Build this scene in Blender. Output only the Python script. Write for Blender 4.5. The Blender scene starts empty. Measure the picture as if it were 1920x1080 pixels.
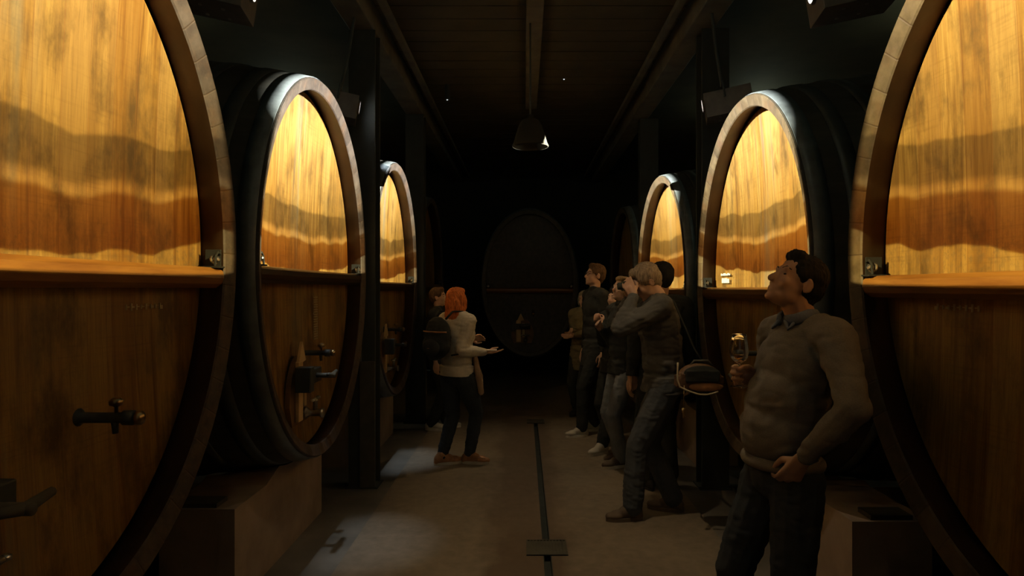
import bpy, bmesh, math, random
import numpy as np
from mathutils import Vector, Matrix, noise
R = math.radians
SC = bpy.context.scene
COL = SC.collection
random.seed(7)
CH = 1.58            # camera height

# ------------------------------------------------------------------ camera, world, exposure
cd = bpy.data.cameras.new('camera'); cam = bpy.data.objects.new('camera', cd); COL.objects.link(cam)
cam.location = (0, 0, CH); cam.rotation_euler = (R(90), 0, 0)
cd.sensor_width = 36; cd.lens = 22.5; cd.shift_x = -22/1920; cd.shift_y = 2/1920
cd.clip_start = 0.05
SC.camera = cam
SC.view_settings.view_transform = 'Standard'; SC.view_settings.look = 'None'
SC.view_settings.exposure = 0.0; SC.view_settings.gamma = 1.0
SC.view_settings.use_curve_mapping = False
w = bpy.data.worlds.new('world'); SC.world = w; w.use_nodes = True
w.node_tree.nodes['Background'].inputs[0].default_value = (0.5, 0.6, 0.5, 1)
w.node_tree.nodes['Background'].inputs[1].default_value = 0.02

# barrel table: side, plane x, centre y, centre z, ry, rz, bar top z, light-cut height (z above floor; None = unlit)
BAR = {
 'L1': (-1, 1.25, 1.74, CH+.15, 1.05, 1.17, CH+.092, CH+.072),
 'L2': (-1, 1.25, 4.05, CH+.13, 1.03, 1.16, CH+.118, CH+.132),
 'L3': (-1, 1.25, 6.45, CH+.10, 1.07, 1.15, CH+.070, CH+.084),
 'L4': (-1, 1.25, 8.90, CH+.10, 1.06, 1.15, CH+.070, None),
 'R1': ( 1, 1.36, 1.61, CH+.14, 1.08, 1.14, CH+.055, CH+.030),
 'R2': ( 1, 1.36, 4.03, CH+.07, 1.00, 1.12, CH+.012, CH+.026),
 'R3': ( 1, 1.36, 6.55, CH+.04, 1.13, 1.10, CH+.010, CH+.024),
 'R4': ( 1, 1.36, 9.05, CH+.04, 1.08, 1.10, CH+.010, None),
}
# projector per lit barrel: position of its lens (opposite row, hung from the beam), power
PROJ = {
 'L1': ((1.35, 0.95, CH+1.40), 1.0), 'R1': ((-1.26, 0.95, CH+1.40), 1.0),
 'L2': ((1.35, 3.04, CH+1.40), 1.75), 'R2': ((-1.26, 3.02, CH+1.40), 1.7),
 'L3': ((1.35, 4.87, CH+1.39), 2.1), 'R3': ((-1.26, 4.95, CH+1.40), 2.1),
}
PW = 860.0
AMB = 2.2
FLW = 82.0

def gobo_light(key):
    """A point-like projector lamp; its gobo gives a level cut-off and soft horizontal bands on the head opposite."""
    s, a, yc, zc, ry, rz, zb, zcut = BAR[key]
    (px, py, pz), k = PROJ[key]
    ld = bpy.data.lights.new('projector_light', 'SPOT'); ld.energy = PW*k; ld.shadow_soft_size = 0.002
    ld.spot_size = R(125); ld.spot_blend = 0.15; ld.use_nodes = True
    ob = bpy.data.objects.new('projector_light', ld); COL.objects.link(ob)
    ob.location = (px, py, pz)
    d = Vector((s*a-px, yc-py, zc+.5-pz)); ob.rotation_euler = d.to_track_quat('-Z', 'Y').to_euler()
    nt = ld.node_tree; N = nt.nodes; L = nt.links
    em = N['Emission']
    if key[1] == '1': ld.color = (1.0, .86, .60)      # the nearest pair carry warmer lamps
    def math_(op, a_, b_=None, clamp=False):
        n = N.new('ShaderNodeMath'); n.operation = op; n.use_clamp = clamp
        for i, v in enumerate((a_, b_)):
            if v is None: continue
            if isinstance(v, (int, float)): n.inputs[i].default_value = v
            else: L.new(v, n.inputs[i])
        return n.outputs[0]
    geo = N.new('ShaderNodeNewGeometry')     # Incoming: direction between the lit point and the lamp, world space
    sep = N.new('ShaderNodeSeparateXYZ'); L.new(geo.outputs['Incoming'], sep.inputs[0])
    X, Y, Z = sep.outputs
    zz = math_('MULTIPLY', math_('DIVIDE', Z, X), s*a-px)      # height gained when the ray meets the head plane
    yy = math_('MULTIPLY', math_('DIVIDE', Y, X), s*a-px)
    z = math_('ADD', zz, pz-CH)              # height of that point relative to eye level
    y = math_('ADD', yy, py-yc)              # distance along the aisle from the barrel centre
    cut = zcut-CH
    cv = N.new('ShaderNodeCombineXYZ'); L.new(math_('MULTIPLY', y, 3.0), cv.inputs[0]); cv.inputs[1].default_value = yc*3.1+s
    L.new(math_('MULTIPLY', z, 1.0), cv.inputs[2])
    nz = N.new('ShaderNodeTexNoise'); nz.inputs['Scale'].default_value = 1.2; nz.inputs['Detail'].default_value = 2
    L.new(cv.outputs[0], nz.inputs['Vector'])
    wob = math_('MULTIPLY', math_('SUBTRACT', nz.outputs[0], 0.5), 0.10)
    bow = math_('MULTIPLY', math_('MULTIPLY', y, y), -0.06)
    zl = math_('ADD', math_('ADD', z, bow), wob)
    lowmix = math_('DIVIDE', math_('SUBTRACT', z, cut), 0.2, True)     # the wobble dies out at the cut-off
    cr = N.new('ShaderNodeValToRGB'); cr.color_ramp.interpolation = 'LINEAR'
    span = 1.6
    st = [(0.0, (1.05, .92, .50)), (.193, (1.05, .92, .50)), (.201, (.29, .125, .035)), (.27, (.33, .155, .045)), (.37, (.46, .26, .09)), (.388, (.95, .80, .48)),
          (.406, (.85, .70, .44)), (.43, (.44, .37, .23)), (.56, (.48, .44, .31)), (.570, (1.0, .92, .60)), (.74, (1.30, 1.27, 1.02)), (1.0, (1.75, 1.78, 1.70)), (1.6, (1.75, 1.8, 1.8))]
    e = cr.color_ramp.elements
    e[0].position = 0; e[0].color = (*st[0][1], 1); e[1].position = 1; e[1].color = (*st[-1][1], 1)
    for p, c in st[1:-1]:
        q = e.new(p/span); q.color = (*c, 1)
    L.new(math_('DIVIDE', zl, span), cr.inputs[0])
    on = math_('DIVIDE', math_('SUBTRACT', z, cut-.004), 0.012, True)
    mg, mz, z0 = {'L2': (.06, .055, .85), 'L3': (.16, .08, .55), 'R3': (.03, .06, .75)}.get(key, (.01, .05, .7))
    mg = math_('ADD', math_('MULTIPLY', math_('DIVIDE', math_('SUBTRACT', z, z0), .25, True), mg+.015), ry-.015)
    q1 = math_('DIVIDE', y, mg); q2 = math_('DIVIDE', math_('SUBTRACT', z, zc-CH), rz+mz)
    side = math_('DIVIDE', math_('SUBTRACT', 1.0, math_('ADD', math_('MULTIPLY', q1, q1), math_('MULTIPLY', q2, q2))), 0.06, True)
    top = 1.0
    vm = N.new('ShaderNodeVectorMath'); vm.operation = 'SCALE'
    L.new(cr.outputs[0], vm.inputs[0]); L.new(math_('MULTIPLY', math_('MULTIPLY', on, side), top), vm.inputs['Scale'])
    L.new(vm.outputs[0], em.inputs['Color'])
    return ob
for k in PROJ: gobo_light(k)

def area(name, loc, rot, size, energy, color, spread=180):
    ld = bpy.data.lights.new(name, 'AREA'); ld.shape = 'RECTANGLE'; ld.size, ld.size_y = size; ld.energy = energy; ld.color = color
    ld.spread = R(spread)
    o = bpy.data.objects.new(name, ld); COL.objects.link(o); o.location = loc; o.rotation_euler = rot; return o
def spot(name, loc, tgt, energy, color, size, blend=1, soft=.03):
    ld = bpy.data.lights.new(name, 'SPOT'); ld.energy = energy; ld.color = color; ld.spot_size = R(size); ld.spot_blend = blend; ld.shadow_soft_size = soft
    o = bpy.data.objects.new(name, ld); COL.objects.link(o); o.location = loc
    o.rotation_euler = (Vector(tgt)-Vector(loc)).to_track_quat('-Z', 'Y').to_euler(); return o
# added fill lights: an unseen area behind the camera, dim points lifting the dark
area('rear_fill_light', (0, -3.2, 2.0), (R(80), 0, 0), (2.4, 2.2), 1.6, (1.0, .86, .66))  # added fill from behind the camera, no doorway there
def point(loc, energy, color, soft=.012):
    ld = bpy.data.lights.new('fill_point_light', 'POINT'); ld.energy = energy; ld.color = color; ld.shadow_soft_size = soft
    o = bpy.data.objects.new('fill_point_light', ld); COL.objects.link(o); o.location = loc; return o
FILL_POINTS = [(.44, 2.4, CH+2.20), (-.44, 1.0, CH+2.20), (-.44, -1.2, CH+2.2), (-3.3, .8, CH+2.0), (3.4, .8, CH+2.0), (-3.3, 5.0, CH+2.0), (3.4, 5.0, CH+2.0), (-2.9, 7.9, CH+2.0), (2.9, 7.9, CH+2.0)]  # dim fill points added overhead, with no lamp fittings
for i, (x, y, z) in enumerate(FILL_POINTS): point((x, y, z-.03), AMB*(1.0 if i < 3 else 1.7), (.86, 1.0, .72))
spot('floor_fill_light', (.25, 3.4, CH+2.25), (.25, 3.5, 0), FLW, (1.0, .78, .50), 64, 1, .02)  # added spots that brighten the floor, no fixture up there
spot('floor_fill_light', (.25, 6.0, CH+2.25), (.25, 6.1, 0), FLW*.7, (1.0, .78, .50), 56, 1, .02)
spot('cool_patch_light', (-1.25, 3.9, 3.45), (-1.04, 4.0, 0), 120, (.80, .90, 1.0), 20)  # added spots for the cool patches on the floor, no lamp body
spot('cool_patch_light', (-1.25, 6.0, 3.45), (-1.14, 5.95, 0), 150, (.80, .90, 1.0), 18)

# ------------------------------------------------------------------ helpers
def tag(o, label=None, cat=None, group=None, kind=None):
    if label: o['label'] = label
    if cat: o['category'] = cat
    if group: o['group'] = group
    if kind: o['kind'] = kind
    return o
def empty(name, loc):
    o = bpy.data.objects.new(name, None); COL.objects.link(o); o.location = loc; o.empty_display_size = .1; return o
def mk(name, verts, faces, m, parent=None, smooth=False, loc=(0, 0, 0)):
    me = bpy.data.meshes.new(name); me.from_pydata([tuple(v) for v in verts], [], faces); me.update()
    if smooth: me.polygons.foreach_set('use_smooth', [True]*len(me.polygons))
    if m: me.materials.append(m)
    o = bpy.data.objects.new(name, me); COL.objects.link(o); o.location = loc
    if parent: o.parent = parent
    return o
class MB:
    def __init__(s): s.v = []; s.f = []
    def add(s, v, f):
        n = len(s.v); s.v += [Vector(p) for p in v]; s.f += [tuple(i+n for i in q) for q in f]; return s
    def box(s, lo, hi, M=None):
        (x0, y0, z0), (x1, y1, z1) = lo, hi
        v = [Vector(p) for p in ((x0,y0,z0),(x1,y0,z0),(x1,y1,z0),(x0,y1,z0),(x0,y0,z1),(x1,y0,z1),(x1,y1,z1),(x0,y1,z1))]
        if M: v = [M @ p for p in v]
        return s.add(v, [(0,3,2,1),(4,5,6,7),(0,1,5,4),(1,2,6,5),(2,3,7,6),(3,0,4,7)])
    def tube(s, pts, rad, n=10, closed=False, flat=1.0):
        pts = [Vector(p) for p in pts]; rads = rad if hasattr(rad, '__len__') else [rad]*len(pts)
        v = []; f = []; up = Vector((0, 0, 1)); m = len(pts)
        prev = None
        for i, p in enumerate(pts):
            if closed: t = (pts[(i+1) % m]-pts[i-1]).normalized()
            else: t = (pts[min(i+1, m-1)]-pts[max(i-1, 0)]).normalized()
            if prev is None:
                a = t.cross(up if abs(t.z) < .9 else Vector((1, 0, 0))).normalized()
            else: a = (prev-t*prev.dot(t)).normalized()
            prev = a; b = t.cross(a)
            for k in range(n):
                th = 2*math.pi*k/n; v.append(p+(a*math.cos(th)+b*math.sin(th)*flat)*rads[i])
        for i in range(m if closed else m-1):
            j = (i+1) % m
            for k in range(n): f.append((i*n+k, i*n+(k+1) % n, j*n+(k+1) % n, j*n+k))
        if not closed:
            f.append(tuple(range(n))[::-1]); f.append(tuple((m-1)*n+k for k in range(n)))
        return s.add(v, f)
    def lathe(s, prof, c, axis=(0, 0, 1), n=24):
        ax = Vector(axis).normalized(); a = ax.orthogonal().normalized(); b = ax.cross(a); c = Vector(c)
        v = []; f = []
        for r, h in prof:
            for k in range(n):
                th = 2*math.pi*k/n; v.append(c+ax*h+(a*math.cos(th)+b*math.sin(th))*r)
        for i in range(len(prof)-1):
            for k in range(n): f.append((i*n+k, i*n+(k+1) % n, (i+1)*n+(k+1) % n, (i+1)*n+k))
        f.append(tuple(range(n))[::-1]); f.append(tuple((len(prof)-1)*n+k for k in range(n)))
        return s.add(v, f)
    def build(s, name, m, parent=None, smooth=False, bevel=0, loc=(0, 0, 0)):
        o = mk(name, s.v, s.f, m, parent, smooth, loc)
        if bevel:
            b = o.modifiers.new('bevel', 'BEVEL'); b.width = bevel; b.segments = 2; b.limit_method = 'ANGLE'
        return o

# ------------------------------------------------------------------ materials
class MT:
    def __init__(s, name, rough=.6, metal=0, spec=.5):
        s.m = bpy.data.materials.new(name); s.m.use_nodes = True; s.N = s.m.node_tree.nodes; s.L = s.m.node_tree.links
        s.p = s.N['Principled BSDF']; s.p.inputs['Roughness'].default_value = rough; s.p.inputs['Metallic'].default_value = metal
        s.p.inputs['Specular IOR Level'].default_value = spec
        tc = s.N.new('ShaderNodeTexCoord'); s.obj = tc.outputs['Object']
    def math(s, op, a, b=None, clamp=False):
        n = s.N.new('ShaderNodeMath'); n.operation = op; n.use_clamp = clamp
        for i, v in enumerate((a, b)):
            if v is None: continue
            if isinstance(v, (int, float)): n.inputs[i].default_value = v
            else: s.L.new(v, n.inputs[i])
        return n.outputs[0]
    def sep(s, v=None):
        n = s.N.new('ShaderNodeSeparateXYZ'); s.L.new(v or s.obj, n.inputs[0]); return n.outputs
    def comb(s, x, y, z):
        n = s.N.new('ShaderNodeCombineXYZ')
        for i, v in enumerate((x, y, z)):
            if isinstance(v, (int, float)): n.inputs[i].default_value = v
            else: s.L.new(v, n.inputs[i])
        return n.outputs[0]
    def scale(s, sc, v=None):
        n = s.N.new('ShaderNodeMapping'); n.inputs['Scale'].default_value = sc; s.L.new(v or s.obj, n.inputs[0]); return n.outputs[0]
    def noise(s, v, sc, det=4, rough=.55, dist=0):
        n = s.N.new('ShaderNodeTexNoise'); n.inputs['Scale'].default_value = sc; n.inputs['Detail'].default_value = det
        n.inputs['Roughness'].default_value = rough; n.inputs['Distortion'].default_value = dist; s.L.new(v, n.inputs['Vector']); return n.outputs[0]
    def white(s, v):
        n = s.N.new('ShaderNodeTexWhiteNoise'); n.noise_dimensions = '3D'; s.L.new(v, n.inputs['Vector']); return n.outputs[0]
    def ramp(s, f, stops, interp='LINEAR'):
        n = s.N.new('ShaderNodeValToRGB'); n.color_ramp.interpolation = interp; e = n.color_ramp.elements
        e[0].position = stops[0][0]; e[0].color = (*stops[0][1], 1); e[1].position = stops[-1][0]; e[1].color = (*stops[-1][1], 1)
        for p, c in stops[1:-1]: e.new(p).color = (*c, 1)
        s.L.new(f, n.inputs[0]); return n.outputs[0]
    def mix(s, f, a, b, mode='MIX'):
        n = s.N.new('ShaderNodeMix'); n.data_type = 'RGBA'; n.blend_type = mode
        for i, v in ((0, f), (6, a), (7, b)):
            if isinstance(v, (int, float)): n.inputs[i].default_value = v
            elif isinstance(v, tuple): n.inputs[i].default_value = (*v, 1)
            else: s.L.new(v, n.inputs[i])
        return n.outputs[2]
    def col(s, c):
        if isinstance(c, tuple): s.p.inputs['Base Color'].default_value = (*c, 1)
        else: s.L.new(c, s.p.inputs['Base Color'])
        return s
    def bump(s, h, st=.3, d=.01):
        n = s.N.new('ShaderNodeBump'); n.inputs['Strength'].default_value = st; n.inputs['Distance'].default_value = d
        s.L.new(h, n.inputs['Height']); s.L.new(n.outputs[0], s.p.inputs['Normal']); return s

def simple(name, c, rough=.6, metal=0, var=.15, sc=12, bump=.15, spec=.5):
    t = MT(name, rough, metal, spec); n = t.noise(t.obj, sc, 5)
    lo = tuple(x*(1-var) for x in c); hi = tuple(min(1, x*(1+var)) for x in c)
    t.col(t.ramp(n, [(.3, lo), (.7, hi)])); 
    if bump: t.bump(t.noise(t.obj, sc*5, 4), bump, .004)
    return t.m

def head_wood(name, seed):
    """upright oak head boards, honey coloured"""
    t = MT(name, .36, 0, .5); x, y, z = t.sep()
    wob = t.math('MULTIPLY', t.math('SUBTRACT', t.noise(t.scale((1, 1, .3)), 1.2, 1), .5), .01)
    u = t.math('DIVIDE', t.math('ADD', t.math('ADD', y, wob), seed*.37), .118)
    cell = t.math('FLOOR', u); fr = t.math('FRACT', u)
    rnd = t.white(t.comb(cell, seed, 0)); rnd2 = t.white(t.comb(cell, seed+5, 3))
    vg = t.comb(t.math('ADD', t.math('MULTIPLY', y, 34), t.math('MULTIPLY', rnd, 40)), seed*3, t.math('MULTIPLY', z, 1.6))
    g = t.noise(vg, 1, 6, .62, .6)
    c = t.ramp(g, [(.33, (.095, .036, .006)), (.46, (.240, .120, .021)), (.64, (.375, .220, .052))])
    c = t.mix(t.math('MULTIPLY', rnd, .50), c, (.185, .072, .011)); c = t.mix(t.math('MULTIPLY', rnd2, .42), c, (.40, .265, .085))
    fine = t.noise(t.comb(t.math('MULTIPLY', y, 160), seed, t.math('MULTIPLY', z, 5)), 1, 4, .7)
    c = t.mix(t.math('MULTIPLY', t.math('SUBTRACT', .50, fine, True), 2.4, True), c, (.08, .030, .007))
    # old drips and mould specks
    blot = t.noise(t.scale((1, 2.6, 1.3)), 2.2, 6, .68)
    c = t.mix(t.math('MULTIPLY', t.math('SUBTRACT', blot, .49, True), 5.5, True), c, (.100, .055, .016))
    saw = t.noise(t.comb(t.math('MULTIPLY', y, 3), seed, t.math('MULTIPLY', z, 85)), 1, 3, .6)
    c = t.mix(t.math('MULTIPLY', t.math('MULTIPLY', t.math('SUBTRACT', saw, .50, True), 2.2, True), t.math('MULTIPLY', t.math('SUBTRACT', t.noise(t.scale((1, 3, 3)), 1.0, 3), .42, True), 5, True)), c, (.12, .055, .013))
    drip = t.noise(t.comb(t.math('MULTIPLY', y, 14), seed, t.math('MULTIPLY', z, 1.0)), 1, 3, .5)
    near = t.math('SUBTRACT', 1.0, t.math('MULTIPLY', t.math('ABSOLUTE', y), 6.0), True)
    c = t.mix(t.math('MULTIPLY', t.math('MULTIPLY', t.math('SUBTRACT', drip, .44, True), 3.6, True), near), c, (.17, .165, .12))
    speck = t.noise(t.scale((60, 60, 45)), 1, 3, .7)
    zone = t.math('MULTIPLY', t.math('SUBTRACT', 1.0, t.math('MULTIPLY', t.math('ABSOLUTE', t.math('SUBTRACT', z, 1.72)), 6.0), True), t.noise(t.scale((3, 3, 3)), 1.2, 2))
    c = t.mix(t.math('MULTIPLY', t.math('MULTIPLY', t.math('SUBTRACT', speck, .50, True), 9, True), zone), c, (.12, .08, .04))
    joint = t.math('MULTIPLY', t.math('SUBTRACT', .028, t.math('MINIMUM', fr, t.math('SUBTRACT', 1.0, fr)), True), 30, True)
    c = t.mix(t.math('MULTIPLY', joint, .6), c, (.20, .08, .02))
    t.col(c); t.bump(t.math('SUBTRACT', g, t.math('MULTIPLY', joint, .5)), .25, .004)
    rr = t.ramp(g, [(.3, (.46,)*3), (.7, (.30,)*3)]); t.L.new(rr, t.p.inputs['Roughness'])
    return t.m
def rim_wood(name, c1, c2, seed, cz, ry, rz):
    """stave ends: radial joints, weathered"""
    t = MT(name, .62, 0, .4); x, y, z = t.sep()
    ang = t.math('ARCTAN2', t.math('DIVIDE', t.math('SUBTRACT', z, cz), rz), t.math('DIVIDE', y, ry))
    u = t.math('MULTIPLY', ang, 52/(2*math.pi)); cell = t.math('FLOOR', u); fr = t.math('FRACT', u)
    rnd = t.white(t.comb(cell, seed, 0))
    n = t.noise(t.scale((9, 9, 9)), 1.5, 6, .65)
    c = t.ramp(n, [(.32, c1), (.68, c2)])
    c = t.mix(t.math('MULTIPLY', rnd, .6), c, tuple(q*.5 for q in c1)); c = t.mix(t.math('MULTIPLY', t.math('SUBTRACT', t.noise(t.scale((4, 4, 4)), 1.5, 5, .6), .50, True), 3.5, True), c, (.10, .050, .022))
    c = t.mix(t.math('MULTIPLY', t.math('SUBTRACT', t.noise(t.scale((30, 30, 30)), 1.5, 4), .52, True), 3, True), c, (.10, .07, .045))
    joint = t.math('MULTIPLY', t.math('SUBTRACT', .035, t.math('MINIMUM', fr, t.math('SUBTRACT', 1.0, fr)), True), 30, True)
    c = t.mix(joint, c, (.07, .045, .025)); t.col(c)
    t.bump(t.math('SUBTRACT', n, joint), .4, .006); return t.m
def body_wood():
    t = MT('dark_stave_wood', .6); n = t.noise(t.scale((1.5, 14, 14)), 1.3, 5)
    t.col(t.ramp(n, [(.3, (.035, .034, .026)), (.7, (.070, .064, .046))])); t.bump(n, .3, .006); return t.m
def floor_mat():
    t = MT('worn_concrete', .62, 0, .45); x, y, z = t.sep()
    n = t.noise(t.obj, 1.1, 7, .6); f = t.noise(t.obj, 14, 6, .6)
    c = t.ramp(n, [(.3, (.135, .108, .072)), (.5, (.20, .162, .110)), (.72, (.26, .215, .150))])
    c = t.mix(.35, c, t.ramp(f, [(.3, (.12, .09, .06)), (.7, (.30, .235, .165))]))
    # damp dark patch beside the drain
    d = t.math('ABSOLUTE', t.math('SUBTRACT', x, .02)); w_ = t.math('ADD', .10, t.math('MULTIPLY', t.noise(t.scale((2.5, 1.6, 1)), 1.3, 4), .42))
    m = t.math('MULTIPLY', t.math('SUBTRACT', w_, d, True), 9, True)
    fall = t.math('SUBTRACT', 1.0, t.math('DIVIDE', t.math('SUBTRACT', y, 3.4, True), 3.0, True), True)
    c = t.mix(t.math('MULTIPLY', t.math('MULTIPLY', m, fall), .72), c, (.085, .050, .028))
    t.col(c); t.bump(f, .18, .004); return t.m
M = {}
M['floor'] = floor_mat()
M['gutter'] = simple('grey_gutter_concrete', (.14, .125, .10), .6, var=.3, sc=3, bump=.3)
M['ceil'] = simple('dark_ceiling_boards', (.062, .054, .032), .8, var=.3, sc=2, bump=.3)
M['beam'] = simple('dark_beam_wood', (.11, .10, .075), .7, var=.3, sc=5, bump=.3)
M['post'] = simple('dark_painted_post', (.036, .040, .032), .8, var=.2, sc=6, bump=.2)
M['postbase'] = simple('worn_post_casing', (.075, .070, .050), .6, var=.25, sc=9, bump=.2)
M['wall'] = simple('dark_plaster', (.018, .020, .016), .9, var=.25, sc=2, bump=.3)
M['cradle'] = simple('plastered_masonry', (.30, .225, .165), .8, var=.22, sc=4, bump=.5)
M['lining'] = simple('stained_stave_inside', (.042, .018, .0045), .6, var=.45, sc=5, bump=.3)
M['iron'] = simple('black_iron', (.040, .046, .040), .55, 0, var=.3, sc=10, bump=.25)
M['hoop'] = simple('painted_hoop_steel', (.050, .056, .050), .45, 0, var=.3, sc=7, bump=.25)
M['hoopend'] = simple('worn_grey_hoop', (.12, .135, .13), .42, 0, var=.35, sc=9, bump=.3)
M['steel'] = simple('worn_steel', (.45, .42, .36), .3, 1, var=.2, sc=20, bump=.1)
M['brass'] = simple('dull_brass', (.35, .25, .12), .35, 1, var=.2, sc=20, bump=.1)
M['body'] = body_wood()
M['bar'] = None
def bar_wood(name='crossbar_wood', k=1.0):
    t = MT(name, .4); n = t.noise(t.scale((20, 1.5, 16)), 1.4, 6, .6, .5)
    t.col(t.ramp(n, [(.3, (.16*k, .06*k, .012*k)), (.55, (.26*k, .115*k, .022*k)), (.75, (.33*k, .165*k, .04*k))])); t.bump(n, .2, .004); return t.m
M['bar'] = bar_wood(); M['bar_shaded'] = bar_wood('shaded_crossbar_wood', .16); M['bar_half_shaded'] = bar_wood('half_shaded_crossbar_wood', .42)  # darker copies for second and third casks: shade is put into the colour
M['palewood'] = simple('pale_wood', (.62, .42, .20), .55, var=.15, sc=8, bump=.2)
M['midwood'] = simple('aged_door_wood', (.17, .095, .035), .5, var=.3, sc=8, bump=.2)
M['chalk'] = simple('faded_white_paint', (.46, .40, .28), .8, var=.2, sc=30, bump=0)
M['label'] = simple('white_enamel', (.85, .85, .80), .3, var=.05, sc=30, bump=0)
M['lampbody'] = simple('brown_lamp_housing', (.13, .11, .09), .45, 0, var=.2, sc=14, bump=.15)
M['hole'] = simple('blackened_recess', (.008, .008, .007), .8, var=.1, bump=0)

def emis(name, c, st):
    m = bpy.data.materials.new(name); m.use_nodes = True; p = m.node_tree.nodes['Principled BSDF']
    p.inputs['Base Color'].default_value = (*c, 1); p.inputs['Emission Color'].default_value = (*c, 1); p.inputs['Emission Strength'].default_value = st; return m
M['lens'] = emis('lit_lamp_lens', (.95, .97, 1.0), 22)
M['led'] = emis('small_lit_lamp', (.9, .95, 1.0), .9)
M['glow'] = emis('dim_bulb', (1.0, .72, .45), .035)

# ------------------------------------------------------------------ the room
def struct(o): o['kind'] = 'structure'; return o
LF, RF = -1.063, 1.243
fl = MB(); fl.box((LF, -3.4, -.12), (.115, 12.6, 0)); fl.box((.165, -3.4, -.12), (RF, 12.6, 0)); fl.box((.115, 7.62, -.12), (.165, 12.6, 0)); fl.box((.115, -3.4, -.12), (.165, 7.62, -.045))
struct(fl.build('floor', M['floor']))
g = MB(); g.box((-4.7, -3.4, -.12), (LF, 12.6, -.018)); struct(g.build('trim_1', M['gutter']))
g = MB(); g.box((RF, -3.4, -.12), (4.8, 12.6, -.018)); struct(g.build('trim_2', M['gutter']))
CZ = CH+2.32
c = MB(); c.box((-4.7, -3.4, CZ), (4.8, 12.6, CZ+.1)); 
for i in range(64):
    y = -3.3+i*.25; c.box((-1.3, y, CZ-.022), (1.4, y+.235, CZ))
struct(c.build('ceiling', M['ceil']))
for nm, lo, hi in (('wall_left', (-4.8, -3.4, 0), (-4.7, 12.6, CZ)), ('wall_right', (4.8, -3.4, 0), (4.9, 12.6, CZ)), ('wall_back', (-4.7, 12.5, 0), (4.8, 12.6, CZ)), ('wall_front', (-4.7, -3.5, 0), (4.8, -3.4, CZ))):
    struct(MB().box(lo, hi).build(nm, M['wall']))
def tagged(mb, name, mat, label, cat, group=None, **k):
    o = mb.build(name, mat, **k); tag(o, label, cat, group); return o
tagged(MB().box((.02, -3.3, CZ-.10), (.16, 7.9, CZ-.022)), 'ceiling_beam', M['beam'], 'narrow dark wooden beam running along the middle of the ceiling above the pendant lamp', 'beam', bevel=.008)
for s, x, sd in ((-1, -1.30, 'left'), (1, 1.42, 'right')):
    tagged(MB().box((x-.10, -3.3, CZ-.24), (x+.10, 12.4, CZ-.022)), 'ceiling_beam', M['beam'], 'long dark ceiling beam carried by the posts over the %s row of casks' % sd, 'beam', bevel=.01)
    tagged(MB().box((x-s*.22-.025, -3.3, CZ-.15), (x-s*.22+.025, 12.4, CZ-.10)), 'ceiling_conduit', M['beam'], 'thin dark conduit rail running along the %s ceiling beam' % sd, 'conduit')

# drain
dr = empty('floor_drain', (.14, 0, 0)); tag(dr, 'long black slot drain running down the middle of the concrete floor', 'drain')
b = MB(); b.box((-.025, -3.2, -.045), (-.019, 7.6, .001)); b.box((.019, -3.2, -.045), (.025, 7.6, .001)); b.box((-.019, -3.2, -.045), (.019, 7.6, -.035)); b.build('channel', M['iron'], dr)
def plate(y0, y1, x0=-.12, x1=.12):
    p = MB(); p.box((x0, y0, .001), (x1, y0+.012, .008)); p.box((x0, y1-.012, .001), (x1, y1, .008))
    n = 13
    for i in range(n):
        xx = x0+(x1-x0)*i/(n-1); p.box((xx-.004, y0, .001), (xx+.004, y1, .007))
    p.box((x0, y0, .0005), (x1, y1, .003)); p.build('drain_grate', M['postbase'], dr)
plate(3.79, 4.02); plate(7.52, 7.72, -.10, .10)

# posts
def post(name, x0, x1, y0, y1, label, casing):
    p = empty(name, ((x0+x1)/2, (y0+y1)/2, -.018)); tag(p, label, 'post', None)
    hx, hy = (x1-x0)/2, (y1-y0)/2; top = CZ-.24+.018
    if y0 > 9: top = CZ-.24+.018
    b = MB()   # steel H section
    b.box((-hx, -hy, 0), (hx, -hy+.016, top)); b.box((-hx, hy-.016, 0), (hx, hy, top)); b.box((-.014, -hy+.016, 0), (.014, hy-.016, top))
    b.build('shaft', M['post'], p, bevel=.003)
    q = MB(); q.box((-hx-.02, -hy-.004, 0), (hx+.004, -hy, .02)); q.box((-hx-.02, -hy-.02, 0), (hx+.02, hy+.02, .012)); q.build('base_plate', M['post'], p)
    if casing:
        k = MB(); k.box((-hx*.15, -hy-.014, .012), (hx, -hy-.002, 1.02)); k.build('casing', M['postbase'], p, bevel=.004)
        k = MB(); k.tube([(-hx*.05, -hy-.012, 1.02), (-hx*.05, -hy-.012, 1.55)], .008, 8); k.build('conduit', M['steel'], p)
post('post', -1.405, -1.19, 5.13, 5.31, 'dark steel post with a pale casing between the second and third casks on the left', True)
post('post', 1.42, 1.64, 5.10, 5.28, 'dark steel post between the second and third casks on the right', False)
post('post', -1.405, -1.19, 7.60, 7.78, 'dark steel post beyond the third cask on the left', False)
post('post', 1.42, 1.64, 7.80, 7.94, 'dark steel post beyond the third cask on the right', False)

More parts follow.
